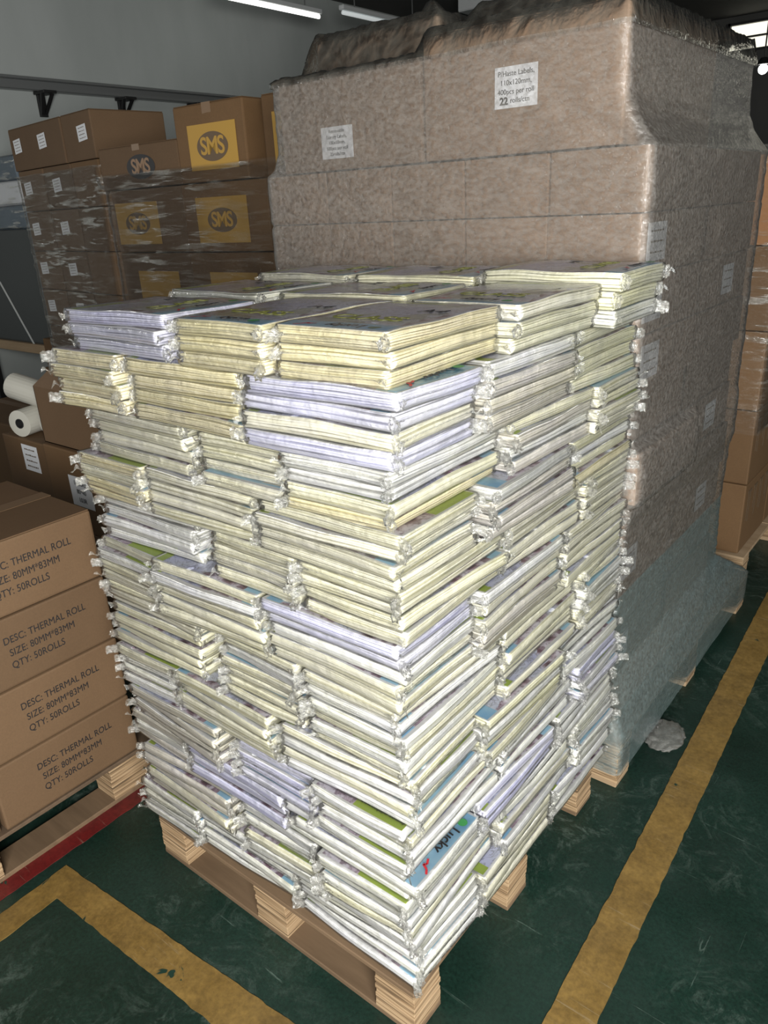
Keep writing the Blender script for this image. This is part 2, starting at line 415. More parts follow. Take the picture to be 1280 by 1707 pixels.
marking('floor_line', ((-0.405, -0.1), (-0.320, -0.1), (-0.668, 6.0), (-0.557, 6.0)), YELLOW, 'straight worn yellow line on the green floor right of the pallets')
L = empty('floor_line_corner', (0, 0, 0), 0, 'L-shaped worn yellow line on the green floor at lower left', 'floor marking')
a = marking('line_arm', ((-1.63, 0.609), (-1.555, 0.54), (-0.43, 0.700), (-0.43, 0.592)), YELLOW, None); a.parent = L; 
b = marking('line_arm', ((-1.63, 0.6085), (-1.555, 0.5405), (-1.60, -0.30), (-1.52, -0.30)), YELLOW, None); b.parent = L
for q in (a, b):
    if 'category' in q: del q['category']
marking('floor_line', ((-1.735, 2.2), (-1.68, 2.2), (-1.715, -0.4), (-1.655, -0.4)), RED, 'dark red line on the green floor beside the thermal roll pallet')

# ------------------------------------------------------------------ pallets
def block(parent, x0, x1, y0, y1, z0, z1, mat=None):
    bm = bmesh.new(); n = 7; h = (z1 - z0) / n; rnd = random.Random(int((x0 * 7 + y0 * 13) * 1000))
    for k in range(n):
        j = [rnd.uniform(-0.002, 0.002) for _ in range(4)]
        add_box(bm, x0 + j[0], x1 + j[1], y0 + j[2], y1 + j[3], z0 + k * h, z0 + (k + 1) * h - 0.0006, 0.001)
    return finish('block', bm, mat or PLY, parent)
def pallet(name, x0, x1, y0, y1, H, label, nx=3, ny=3, bw=0.1, bl=0.09, boards='x', group=None, deck_n=1, mat=None, bmat=None, bot=None):
    t = empty(name, ((x0 + x1) / 2, (y0 + y1) / 2, 0), 0, label, 'pallet', group)
    X0, X1, Y0, Y1 = x0 - t.location.x, x1 - t.location.x, y0 - t.location.y, y1 - t.location.y
    zb, zd = 0.014, H - 0.012
    bmat = bmat or BOARD
    for j in range(ny):
        f = j / (ny - 1); yy = Y0 + (Y1 - Y0 - bl) * f
        for i in range(nx):
            g = i / (nx - 1); xx = X0 + (X1 - X0 - bw) * g
            block(t, xx, xx + bw, yy, yy + bl, zb, zd, mat)
    if boards == 'x':
        for j in range(ny):
            yy = Y0 + (Y1 - Y0 - bl) * j / (ny - 1); box('bottom_board', X0, X1, yy, yy + bl, 0, zb, bot or BOARD_P, t, 0.002)
    else:
        for i in range(nx):
            xx = X0 + (X1 - X0 - bw) * i / (nx - 1); box('bottom_board', xx, xx + bw, Y0, Y1, 0, zb, bot or BOARD_P, t, 0.002)
    for k in range(deck_n):
        w_ = (Y1 - Y0) / deck_n
        box('deck_board', X0, X1, Y0 + k * w_ + (0.0 if k == 0 else 0.006), Y0 + (k + 1) * w_, zd, H, bmat, t, 0.002)
    return t
PZ = 0.125
pallet('pallet', -1.455, -0.640, 0.792, 1.612, PZ, 'light wooden pallet under the tall stack of notebook bundles', bot=BOARD, bmat=BOARD)
pallet('pallet', -1.80, -0.597, 1.685, 2.945, 0.150, 'film-covered wooden pallet under the large wrapped carton stack', deck_n=3)
pallet('pallet', -1.95, -0.64, 3.06, 4.30, 0.150, 'wooden pallet farther back under the printed cartons', bmat=BOARD_P, deck_n=3)
pallet('pallet', -2.62, -1.715, -0.15, 0.975, 0.128, 'dark wooden pallet under the thermal roll cartons', boards='y', bw=0.09, bl=0.16, bot=BOARD, bmat=BOARD_K)

# ------------------------------------------------------------------ notebook bundles
BL, BW, BT = 0.308, 0.218, 0.0245
def warp(v, p):
    u, s = v.x / (BL / 2), v.y / (BW / 2)
    z = v.z + p[0] * math.sin(1.6 * u + p[1]) * 0.0016 + p[2] * 0.0014 * math.sin(2.2 * s + p[3]) - 0.0014 * (u ** 4) * p[4]
    z += 0.0010 * math.sin(5 * u + p[3]) * (v.z / BT)
    x = v.x + p[5] * 0.003 * math.sin(2.0 * s + p[1]); y = v.y + p[6] * 0.004 * math.sin(1.7 * u + p[3])
    return Vector((x, y, z))
VAR = []
def make_variant(seed):
    rnd = random.Random(seed)
    p = [rnd.uniform(-1, 1), rnd.uniform(0, 6), rnd.uniform(-1, 1), rnd.uniform(0, 6), rnd.uniform(0.2, 1), rnd.uniform(-1, 1), rnd.uniform(-1, 1)]
    n = rnd.choice((5, 6, 7, 8)); h = BT / n
    pages = bmesh.new(); covers = bmesh.new()
    for k in range(n):
        jx, jy = rnd.uniform(-0.0028, 0.0028), rnd.uniform(-0.0028, 0.0028); ph = rnd.uniform(0, 6)
        spine = 1 if k % 2 else -1
        b = grid_box(BL - 0.004, BW - 0.004, h - 0.0005, 16, 10, 4)
        for v in b.verts:
            zz = v.co.z / (h - 0.0005); e = v.co.y / (BW / 2 - 0.002)
            # page fan on the open side, rounded spine on the other
            if e * spine > 0.98: v.co.y -= spine * 0.0022 * (2 * zz - 1) ** 2
            if e * spine < -0.98: v.co.y += -spine * 0.0012 * math.sin(zz * 4 + ph)
            if abs(v.co.x) > BL / 2 - 0.003: v.co.x += 0.0009 * math.sin(zz * 5 + ph + v.co.y * 30)
            v.co.x += jx; v.co.y += jy
            v.co.z += k * h + 0.0002 + 0.0005 * math.sin(v.co.x * 22 + ph) * min(1, k)
            v.co = warp(v.co, p)
        me = bpy.data.meshes.new('t'); b.to_mesh(me); b.free(); pages.from_mesh(me)
        # top cover of this notebook
        if k < n - 1: continue
        b = grid_box(BL - 0.0025, BW - 0.0025, 0.0006, 16, 10, 1)
        for v in b.verts:
            v.co.x += jx; v.co.y += jy
            v.co.z += (k + 1) * h - 0.0006 + 0.0006 * math.sin((v.co.x) * 22 + ph) * min(1, k)
            v.co = warp(v.co, p)
        b.to_mesh(me); b.free(); covers.from_mesh(me); bpy.data.meshes.remove(me)
    mp = bpy.data.meshes.new('page_block'); pages.to_mesh(mp); pages.free(); mp.materials.append(PAGES)
    mc = bpy.data.meshes.new('cover'); covers.normal_update(); covers.to_mesh(mc); covers.free(); mc.materials.append(COVER); mc.materials.append(PAGES)
    for f in mc.polygons: f.material_index = 0 if f.normal.z > 0.5 else 1
    # clear wrap
    bm = grid_box(BL + 0.009, BW + 0.008, BT + 0.0012, 30, 20, 4)
    for v in bm.verts:
        zz = v.co.z / (BT + 0.0012); side = abs(v.co.x) > BL / 2 + 0.004 or abs(v.co.y) > BW / 2 + 0.0035
        nn = noise.noise_vector(Vector((v.co.x * 38 + seed * 5, v.co.y * 38, v.co.z * 60)))
        if side:
            pinch = 0.0035 * (2 * zz - 1) ** 2
            if abs(v.co.x) > BL / 2 + 0.004: v.co.x -= math.copysign(pinch + nn.x * 0.0012, v.co.x)
            if abs(v.co.y) > BW / 2 + 0.0035: v.co.y -= math.copysign(pinch + nn.y * 0.0012, v.co.y)
        if abs(v.co.x) > BL / 2 + 0.004 and abs(v.co.y) > BW / 2 + 0.0035: v.co.x *= 0.985; v.co.y *= 0.98
        v.co.z += -0.0003 + (nn.z * 0.0007 if 0.1 < zz else 0)
        v.co = warp(v.co, p)
    mw = bpy.data.meshes.new('plastic_wrap'); bm.to_mesh(mw); bm.free(); mw.materials.append(WRAP)
    mw.polygons.foreach_set('use_smooth', [True] * len(mw.polygons))
    # crumpled ends
    ends = {-1: bmesh.new(), 1: bmesh.new()}
    for s in (-1, 1):
        bm = ends[s]
        ny, nr = 30, 6; rows = []
        for r in range(nr + 1):
            row = []
            for j in range(ny + 1):
                f = j / ny * 2 - 1; t = r / nr
                ext = 0.0025 + 0.018 * abs(f) ** 10
                flare = 1 + 0.03 * t * (abs(f) ** 6)
                pz = BT * 0.5 + BT * (0.03 + 0.40 * abs(f) ** 10) * math.sin(j * 2.6 + r * 0.9 + seed) * (1 - 0.35 * t)
                x = s * (BL / 2 + 0.001 + ext * t + 0.0025 * abs(f) ** 4 * noise.noise((j * 1.3, r * 1.1, seed * 3 + s)))
                y = f * (BW / 2 + 0.002) * flare + 0.004 * noise.noise((j * 1.1, r * 1.7, seed * 7 + s)) * t * abs(f)
                row.append(bm.verts.new(warp(Vector((x, y, pz)), p)))
            rows.append(row)
        for r in range(nr):
            for j in range(ny): bm.faces.new([rows[r][j], rows[r][j + 1], rows[r + 1][j + 1], rows[r + 1][j]])
    # twisted ears at the four corners
    for sx in (-1, 1):
        for sy in (-1, 1):
            if rnd.random() < 0.25: continue
            bm = ends[sx]
            base = Vector((sx * (BL / 2 - 0.002), sy * (BW / 2 - 0.004), BT * 0.5)); ang = math.atan2(sy * rnd.uniform(0.25, 0.9), sx)
            Ln = rnd.uniform(0.014, 0.032); d = Vector((math.cos(ang), math.sin(ang), rnd.uniform(-0.25, 0.2)))
            nrm = Vector((-d.y, d.x, 0)); rows = []
            for r in range(6):
                t = r / 5; wz = BT * (0.50 - 0.10 * t) * (1 + 0.5 * noise.noise((r, sx * 3, seed))); row = []
                for a in range(11):
                    th = a / 11 * 2 * PI; rr = 0.45 + 0.55 * abs(math.sin(th * 2.5 + r * 0.9))
                    row.append(bm.verts.new(warp(base + d * (Ln * t) + nrm * (math.cos(th) * rr * 0.0075 * (0.9 + 0.4 * t)) + Vector((0, 0, 1)) * (math.sin(th) * rr * wz), p)))
                rows.append(row)
            for r in range(5):
                for a in range(11): bm.faces.new([rows[r][a], rows[r][(a + 1) % 11], rows[r + 1][(a + 1) % 11], rows[r + 1][a]])
    mts = []
    for s in (-1, 1):
        mt = bpy.data.meshes.new('film_end'); ends[s].to_mesh(mt); ends[s].free(); mt.materials.append(TUFT); mts.append(mt)
    VAR.append((mp, mc, mw, mts))
for s in range(10): make_variant(s + 1)

CREAM, LAV, IVORY, WHT, GREY, YEL = (0.90, 0.84, 0.62), (0.78, 0.78, 0.94), (0.88, 0.86, 0.73), (0.89, 0.89, 0.87), (0.78, 0.75, 0.69), (0.87, 0.855, 0.68)
TONE = {CREAM: 'cream-edged', LAV: 'lavender-white', IVORY: 'ivory-edged', WHT: 'white-edged', GREY: 'greyish', YEL: 'pale yellow'}
rnd = random.Random(11)
ORD = {}
def bundle(x, y, z, rz, s, col, label, variant=None):
    vi = rnd.randrange(len(VAR)) if variant is None else variant
    mp, mc, mw, mt = VAR[vi]
    r = bpy.data.objects.new('notebook_bundle', None); C.objects.link(r); r.empty_display_size = 0.05
    r.location = (x, y, z); r.rotation_euler = (0, 0, rz); r.scale = (1, 1, s)
    props(r, label, 'notebook bundle', 'shrink-wrapped notebook bundles on the pallet')
    a = link_mesh('page_block', mp, r); k = rnd.uniform(0.94, 1.04)
    a.color = (min(1, col[0] * k), min(1, col[1] * k), min(1, col[2] * k * rnd.uniform(0.96, 1.04)), 1)
    link_mesh('cover', mc, r)
    w_ = link_mesh('plastic_wrap', mw, r); link_mesh('film_end', mt[0], w_); link_mesh('film_end', mt[1], w_)
    return r
# tiers from the top: (type, top z, packs)
TIERS = [('P', 1.390, 3), ('Q', 1.308, 4), ('P', 1.190, 4), ('Q', 1.090, 4), ('P', 0.995, 4), ('Q', 0.895, 5), ('P', 0.770, 6),
         ('Q', 0.620, 4), ('P', 0.520, 4), ('Q', 0.425, 3), ('P', 0.350, 5), ('Q', 0.225, 4)]
# columns: near corner, middle of left face, left end, middle of right face, right end
COLN = {'c1': 'near corner column', 'c2': 'middle column of left face', 'c3': 'left end column', 'c4': 'middle column of right face', 'c5': 'right end column'}
TP = {'c1': (-0.762, 0.975, 1), 'c2': (-0.998, 0.975, 1), 'c3': (-1.315, 0.932, 0), 'c4': (-0.742, 1.290, 1), 'c5': (-0.740, 1.560, 0)}
TQ = {'c1': (-0.803, 0.930, 0), 'c2': (-1.128, 0.928, 0), 'c3': (-1.408, 0.972, 1), 'c4': (-0.738, 1.208, 1), 'c5': (-0.735, 1.520, 1)}
TCOL = {'c1': [CREAM, LAV, IVORY, IVORY, IVORY, IVORY, IVORY, WHT, WHT, WHT, WHT, WHT],
        'c2': [CREAM, CREAM, IVORY, IVORY, IVORY, IVORY, IVORY, IVORY, LAV, LAV, WHT, WHT],
        'c3': [LAV, CREAM, IVORY, CREAM, WHT, IVORY, IVORY, WHT, GREY, GREY, GREY, WHT],
        'c4': [YEL, GREY, GREY, GREY, IVORY, GREY, IVORY, YEL, WHT, LAV, WHT, IVORY],
        'c5': [YEL, YEL, IVORY, YEL, IVORY, IVORY, IVORY, WHT, LAV, WHT, WHT, WHT]}
ORDW = ['topmost', 'second', 'third', 'fourth', 'fifth', 'sixth', 'seventh', 'eighth', 'ninth', 'tenth', 'eleventh', 'twelfth', 'thirteenth', 'fourteenth', 'fifteenth',
        'sixteenth', 'seventeenth', 'eighteenth', 'nineteenth', 'twentieth']
def ordw(n):
    if n < 20: return ORDW[n]
    tens = {2: 'twenty', 3: 'thirty', 4: 'forty', 5: 'fifty'}[(n + 1) // 10]; u = (n + 1) % 10
    return tens + 'th' if u == 0 and tens != 'twenty' and False else ({0: {'twenty': 'twentieth', 'thirty': 'thirtieth', 'forty': 'fortieth', 'fifty': 'fiftieth'}[tens]}.get(u) or tens + '-' + ['', 'first'][1] if u in (0, 1) else tens + '-' + ORDW[u - 1])
total = sum(t[2] for t in TIERS)
TEXTS = []
SINGLE_LAV = {}
for ci in ('c1', 'c2', 'c3', 'c4', 'c5'):
    n = 0
    for ti, (typ, ztop, cnt) in enumerate(TIERS):
        zbot = TIERS[ti + 1][1] if ti + 1 < len(TIERS) else PZ
        zoff = 0.0
        if ti == 0 and ci == 'c5': zoff = 0.022
        h = (ztop + zoff - zbot) / cnt
        x, y, o90 = (TP if typ == 'P' else TQ)[ci]
        tx = rnd.uniform(-0.008, 0.008); ty = rnd.uniform(-0.008, 0.008)
        if ti >= 5 and ci != 'c5': ty -= 0.012 if ti < 8 else 0.020
        if ci == 'c3': tx -= (0.0, 0.018, -0.01, -0.018, 0.018, -0.02, 0.045, -0.015, -0.01, -0.015, -0.01, -0.015)[ti]
        if ci == 'c5': ty = -abs(ty); tx += 0.006 if ti < 1 else (-0.036 if typ == 'P' else -0.004)
        rz0 = rnd.uniform(-0.022, 0.022)
        for k in range(cnt):
            z = ztop + zoff - (k + 1) * h
            flip = PI * (rnd.random() < 0.4)
            col = TCOL[ci][ti]
            if rnd.random() < 0.22: col = rnd.choice((IVORY, WHT, CREAM if ti < 5 else WHT, IVORY))
            if ci == 'c1' and ti == 5 and k < 2: col = LAV
            if ci == 'c3' and ti == 0: col = LAV
            jx, jy = rnd.uniform(-0.007, 0.007), rnd.uniform(-0.007, 0.007)
            rz = (PI / 2 if o90 else 0) + flip + rz0 + rnd.uniform(-0.032, 0.032)
            special = None
            if ci == 'c1' and ti == 0 and k == 0: special = ('lucky', PI / 2 * 1 + PI); rz = -PI / 2 + 0.0
            if ci == 'c1' and (ti, k) in ((1, 0), (9, 1)): rz = 0.0; jx = 0.016 if ti == 1 else 0.024; special = None
            if ci == 'c1' and (ti, k) in ((9, 0), (0, 2)): jx = -0.008; rz = (PI / 2 if o90 else 0) + 0.01
            if ci == 'c1' and ti == 8: rz = PI / 2 + rnd.uniform(-0.01, 0.01); jy = (-0.009, 0.004, -0.002, -0.012)[k]
            lab = '%s wrapped notebook bundle, %s from the top, %s' % (TONE[col], ordw(n), COLN[ci])
            if n == 0: lab = '%s wrapped notebook bundle with visible cover, topmost of the %s' % (TONE[col], COLN[ci])
            var = 2 if special else None
            r = bundle(x + tx + jx, y + ty + jy, z + 0.0002, rz, (h - 0.0004) / BT, col, lab, var)
            TEXTS.append((ci, ti, k, r)); n += 1
# upper bundles behind the front row
BACK = [('m1', -1.045, 1.265, 0.05, IVORY, 'behind the middle column of the left face'), ('m2', -1.375, 1.235, -0.06, WHT, 'behind the left end column'),
        ('k1', -1.065, 1.535, 0.08, IVORY, 'at the back, left of the right end column'), ('k2', -1.39, 1.53, -0.05, IVORY, 'at the back left of the top')]
for nm, x, y, rz, col, wd in BACK:
    for k in range(3):
        r = bundle(x + rnd.uniform(-.006, .006), y + rnd.uniform(-.006, .006), 1.390 + (0.012 if nm[0] == 'k' else 0.002) - (k + 1) * 0.0245, rz + PI * (k % 2), 0.99, col,
               '%s notebook bundle %s, %s' % (TONE[col], wd, ['topmost', 'second down', 'third down'][k]))
        TEXTS.append((nm, 0, k, r))
# the stack's inner bundles, out of sight
bm = bmesh.new(); z = PZ
while z < 1.30:
    for (x0, x1, y0, y1) in ((-1.49, -0.90, 1.15, 1.37), (-1.49, -0.90, 1.39, 1.64)):
        add_box(bm, x0 + rnd.uniform(0, .006), x1 - rnd.uniform(0, .006), y0 + rnd.uniform(0, .006), y1 - rnd.uniform(0, .006), z, min(z + 0.0240, 1.3035), 0.003)
    z += 0.0245
core = finish('inner_notebook_bundles', bm, PAGES); core.color = (0.8, 0.78, 0.7, 1)
props(core, 'inner notebook bundles filling the middle and back of the stack', 'notebook bundles', None, 'stuff')

# printing on the covers that show
def cover_print(r, kind):
    z = BT + 0.0022
    def add(body, size, mat, x, y, rot, **k):
        return link_mesh('printed_text', text_mesh(body, size, mat, thick=0.0002, **k), r.children[1], (x, y, z), (0, 0, rot))
    if kind in ('lucky', 'full'):
        add('Lucky', 0.030, INK, 0.1335, 0.020, -PI / 2, shear=0.15, bold=0.0006)
        bm = bmesh.new()       # red check mark
        pts = [(-0.016, -0.004), (-0.004, 0.002), (0.0, -0.004), (0.006, 0.008), (0.016, 0.014)]
        for (ax, ay), (bx, by) in zip(pts, pts[1:]):
            d = Vector((bx - ax, by - ay, 0)); nrm = Vector((-d.y, d.x, 0)).normalized() * 0.0022
            vs = [bm.verts.new((ax + nrm.x, ay + nrm.y, 0)), bm.verts.new((ax - nrm.x, ay - nrm.y, 0)), bm.verts.new((bx - nrm.x, by - nrm.y, 0)), bm.verts.new((bx + nrm.x, by + nrm.y, 0))]
            bm.faces.new(vs)
        q = finish('printed_mark', bm, RINK, r.children[1], loc=(0.136, -0.056, z), rot=(0, 0, -PI / 2)); q['label'] = 'red tick mark'
        bm = bmesh.new()
        bmesh.ops.create_circle(bm, cap_ends=True, segments=20, radius=0.010)
        q = finish('printed_mark', bm, GINK, r.children[1], loc=(0.135, 0.074, z), rot=(0, 0, 0)); q['label'] = 'green round mark'
    if kind == 'full':
        add('CLASS', 0.05, OINK, 0.06, 0.0, PI / 2, bold=0.001)
        add('A4', 0.042, INK, -0.03, 0.06, PI / 2)
    if kind == 'www':
        add('www.uctpaper.com.my', 0.011, INK, -0.134, -0.048, -PI / 2)
for ci, ti, k, r in TEXTS:
    if ti == 0 and k == 0: cover_print(r, 'full')
    if ci == 'c1' and (ti, k) in ((1, 0), (9, 1)): cover_print(r, 'lucky')
    if ci == 'c1' and ti == 8: cover_print(r, 'www')
    if ci == 'c2' and ti == 5 and k == 3: cover_print(r, 'lucky')

# ------------------------------------------------------------------ cartons
def carton(x, y, z, wx, wy, h, label, rz=0.0, mat=None, tape=None, group=None, bulge=0.0, cat='carton', bev=0.006, flaps=True):
    """x,y is the middle of the base"""
    t = empty('carton', (x, y, z), rz, label, cat, group)
    b = grid_box(wx, wy, h, 6, 6, 6)
    sd = random.Random(label)
    ph = sd.uniform(0, 6)
    for v in b.verts:
        u, s, q = v.co.x / (wx / 2), v.co.y / (wy / 2), v.co.z / h * 2 - 1
        k = bulge * (1 - u * u) * (1 - q * q); k2 = bulge * (1 - s * s) * (1 - q * q)
        if abs(s) > 0.999: v.co.y += math.copysign(k, s)
        if abs(u) > 0.999: v.co.x += math.copysign(k2, u)
    es = [e for e in b.edges if len(e.link_faces) == 2 and e.link_faces[0].normal.length == 0]
    b.normal_update()
    es = [e for e in b.edges if len(e.link_faces) == 2 and e.link_faces[0].normal.dot(e.link_faces[1].normal) < 0.3]
    bmesh.ops.bevel(b, geom=es, offset=bev, segments=2, affect='EDGES', profile=0.6)
    finish('body', b, mat or CARD, t, True)
    t.children[0].data.polygons.foreach_set('use_smooth', [False] * len(t.children[0].data.polygons))
    if flaps:
        g = 0.0015
        for s in (-1, 1):
            if tape == 'y':   # seam runs along y
                box('flap', min(s * g, s * (wx / 2 - 0.002)), max(s * g, s * (wx / 2 - 0.002)), -wy / 2 + 0.002, wy / 2 - 0.002, h, h + 0.003, mat or CARD, t, 0.001)
            else:
                box('flap', -wx / 2 + 0.002, wx / 2 - 0.002, min(s * g, s * (wy / 2 - 0.002)), max(s * g, s * (wy / 2 - 0.002)), h, h + 0.003, mat or CARD, t, 0.001)
    if tape == 'y':
        bm = bmesh.new(); add_box(bm, -0.024, 0.024, -wy / 2 - 0.0006, wy / 2 + 0.0006, h + 0.0026, h + 0.0036)
        add_box(bm, -0.024, 0.024, -wy / 2 - 0.0012, -wy / 2 - 0.0002, h - 0.06, h + 0.0036); finish('tape', bm, TAPE, t)
    elif tape == 'x':
        bm = bmesh.new(); add_box(bm, -wx / 2 - 0.0006, wx / 2 + 0.0006, -0.024, 0.024, h + 0.0026, h + 0.0036)
        add_box(bm, wx / 2 + 0.0002, wx / 2 + 0.0012, -0.024, 0.024, h - 0.06, h + 0.0036); finish('tape', bm, TAPE, t)
    return t
def sheet(t, side, cx, cz, w_, h_, lines, size, mat=PAPER, gap=None, tilt=0.0, dims=None, off=0.0012, name='shipping_label', ink=INK):
    """paper on the -y face (side='y') or the +x face (side='x') of carton t with dims (wx, wy)"""
    bm = bmesh.new(); add_box(bm, -w_ / 2, w_ / 2, -0.0003, 0.0003, -h_ / 2, h_ / 2)
    if side == 'y': loc, rot = (cx, -dims[1] / 2 - off, cz), (0, tilt, 0)
    else: loc, rot = (dims[0] / 2 + off, cx, cz), (tilt, 0, PI / 2)
    s = finish(name, bm, mat, t, loc=loc, rot=rot)
    gap = gap or h_ / (len(lines) + 0.6) if lines else 0
    for i, ln in enumerate(lines):
        zz = (len(lines) - 1) / 2 * gap - i * gap
        if ln == '~':     # a line of print too small to read
            bm = bmesh.new(); xx = -w_ * 0.33; rr = random.Random(i * 7 + int(cx * 100))
            while xx < w_ * 0.33:
                l = rr.uniform(0.05, 0.13) * w_; add_box(bm, xx, min(xx + l, w_ * 0.36), -0.0008, -0.0004, zz - size * 0.12, zz + size * rr.uniform(0.1, 0.25)); xx += l + w_ * 0.03
            finish('printed_line', bm, BINK, s)
        else:
            link_mesh('printed_text', text_mesh(ln, size, ink), s, (0, -0.0008, zz), FACE_Y)
    return s

# thermal roll cartons on the left: four high, text on the +x face
ROWN = ['bottom', 'second from the bottom', 'third from the bottom', 'top']
for k in range(4):
    c = carton(-1.93, 0.724, 0.129 + k * 0.1862, 0.42, 0.390, 0.1825, 'brown thermal roll carton printed DESC, SIZE and QTY, %s of its stack' % ROWN[k], mat=CARD, tape='y', group='thermal roll cartons', flaps=(k == 3), bulge=0.0012)
    for ln, zz, yy in (('DESC: THERMAL ROLL', 0.124, 0.020), ('SIZE: 80MM*83MM', 0.090, 0.006), ('QTY: 50ROLLS', 0.056, -0.012)):
        q = link_mesh('printed_text', text_mesh(ln, 0.0270, INK, spacing=1.02), c, (0.2118, yy, zz), FACE_X); q.scale = (0.79, 1, 1)
for k in range(4):
    carton(-1.935, 0.322, 0.129 + k * 0.1862, 0.41, 0.395, 0.1825, 'plain brown carton beside the thermal roll stack at the left edge, %s' % ROWN[k], mat=CARD, tape='y', group='cartons beside the thermal roll stack', flaps=(k == 3))
carton(-2.40, 0.70, 0.129, 0.44, 0.40, 0.742, 'tall brown carton behind the thermal roll stack', mat=CARD_D, tape='y')
carton(-2.42, 0.55, 0.876, 0.30, 0.62, 0.20, 'orange-brown carton on top at the left edge, behind the thermal roll stack', mat=CARD_O)

# labelled cartons and open carton behind
c = carton(-2.385, 1.45, 0.530, 0.37, 0.40, 0.300, 'dark brown carton with white 168RA5 label, beside the stack of notebooks', mat=CARD_D, tape='x', flaps=False)
sheet(c, 'y', 0.0 + 0.02, 0.155, 0.135, 0.11, ['168RA5', '80*40', '103R'], 0.024, dims=(0.37, 0.40), tilt=0.0)
c = carton(-2.745, 1.47, 0.530, 0.33, 0.40, 0.285, 'dark brown carton with small printed white label, left of the 168RA5 carton', mat=CARD_D, flaps=False)
sheet(c, 'y', 0.03, 0.215, 0.11, 0.10, ['~', '~', '~', '~'], 0.016, dims=(0.33, 0.40))
carton(-2.385, 1.45, 0.30, 0.37, 0.40, 0.23, 'dark brown carton under the 168RA5 carton, mostly hidden', mat=CARD_D, flaps=False)
carton(-2.745, 1.47, 0.30, 0.33, 0.40, 0.23, 'dark brown carton under the small-label carton, mostly hidden', mat=CARD_D, flaps=False)
carton(-2.385, 1.45, 0.0, 0.37, 0.40, 0.30, 'dark carton on the floor below the 168RA5 carton', mat=CARD_D, flaps=False)
carton(-2.745, 1.47, 0.0, 0.33, 0.40, 0.30, 'dark carton on the floor below the small-label carton', mat=CARD_D, flaps=False)
# open carton with a raised flap
oc = empty('open_carton', (-2.36, 1.46, 0.8335), 0.0, 'open brown carton with a raised flap, left of the notebook stack', 'carton')
bm = bmesh.new(); W2, D2, H2, th = 0.205, 0.20, 0.20, 0.005
add_box(bm, -W2, W2, -D2, -D2 + th, 0, H2, 0.001); add_box(bm, -W2, W2, D2 - th, D2, 0, H2, 0.001)
add_box(bm, -W2, -W2 + th, -D2, D2, 0, H2, 0.001); add_box(bm, W2 - th, W2, -D2, D2, 0, H2, 0.001); add_box(bm, -W2, W2, -D2, D2, 0, th)
finish('body', bm, CARD, oc)
bm = bmesh.new()
q = [(-W2, -D2, H2), (W2, -D2, H2), (W2, -D2 + 0.09, H2 + 0.16), (-W2 + 0.12, -D2 + 0.06, H2 + 0.10)]
lo = [bm.verts.new(v) for v in q]; hi = [bm.verts.new((v[0], v[1] + 0.004, v[2])) for v in q]
bm.faces.new(lo); bm.faces.new(hi[::-1])
for i in range(4): bm.faces.new([lo[i], lo[(i + 1) % 4], hi[(i + 1) % 4], hi[i]])
finish('flap', bm, CARD, oc)
bm = bmesh.new(); q = [(-W2, -D2, H2), (-W2, D2, H2), (-W2 - 0.03, D2 - 0.02, H2 - 0.13), (-W2 - 0.03, -D2 + 0.02, H2 - 0.13)]
# white plastic rolls on the small-label carton
def tube_bm(Ln, r, ri):
    bm = bmesh.new(); n = 24; rings = []
    for (x, rad) in ((-Ln / 2, ri), (-Ln / 2, r), (Ln / 2, r), (Ln / 2, ri)):
        rings.append([bm.verts.new((x, math.cos(a / n * 2 * PI) * rad, math.sin(a / n * 2 * PI) * rad)) for a in range(n)])
    for k in range(4):
        A, B = rings[k], rings[(k + 1) % 4]
        for a in range(n): bm.faces.new([A[a], A[(a + 1) % n], B[(a + 1) % n], B[a]])
    bmesh.ops.recalc_face_normals(bm, faces=bm.faces); return bm
for (x, y, z, ang, Ln, lb) in ((-2.80, 1.36, 0.866, -1.25, 0.16, 'white film roll with its dark core facing out, on the small-label carton'),
                               (-2.68, 1.42, 0.866, -1.45, 0.17, 'white film roll nearest the open carton flap'),
                               (-2.80, 1.39, 0.955, 0.25, 0.24, 'white film roll lying across the two others')):
    t = empty('film_roll', (x, y, z), 0, lb, 'film roll', 'white film rolls on the carton')
    t.rotation_euler = (0, 0.0 if Ln < 0.2 else 0.2, ang)
    finish('film', tube_bm(Ln, 0.050, 0.018), WPLAST, t, False); finish('core', tube_bm(Ln + 0.004, 0.0185, 0.015), BLACK, t)

# grey covered block on a plank rack, blue-white packs on it
rk = empty('storage_rack', (-5.75, 3.0, 0), 0, 'low dark rack with a pale plank edge against the left wall', 'rack')
box('shelf', -0.5, 0.62, -0.3, 0.5, 0.69, 0.755, BOARD_P, rk, 0.004)
for sx in (-0.45, 0.52):
    for sy in (-0.25, 0.42): box('leg', sx, sx + 0.05, sy, sy + 0.05, 0, 0.69, BLACK, rk)
box('back_panel', -0.5, 0.6, 0.45, 0.49, 0.0, 0.69, BLACK, rk)
g = empty('covered_block', (-5.70, 3.02, 0.7555), 0, 'dark grey covered block tied with a pale strap at the left edge', 'covered goods')
box('cover', -0.5, 0.60, -0.30, 0.4, 0, 0.76, DGREY, g, 0.015, 2)
bm = bmesh.new(); q = bmesh.ops.create_cube(bm, size=1.0)['verts']
for v in q:
    tp = v.co.z > 0; v.co = Vector(((0.02 if tp else 0.32) + (0.02 if v.co.x > 0 else 0), -0.302 - (0.004 if v.co.y < 0 else 0), 0.42 if tp else 0.0))
finish('strap', bm, STRING, g)
rs = box('red_strap', 0.605, 0.612, -0.26, -0.22, 0.0, 0.75, RSTRIP, g, 0.0)
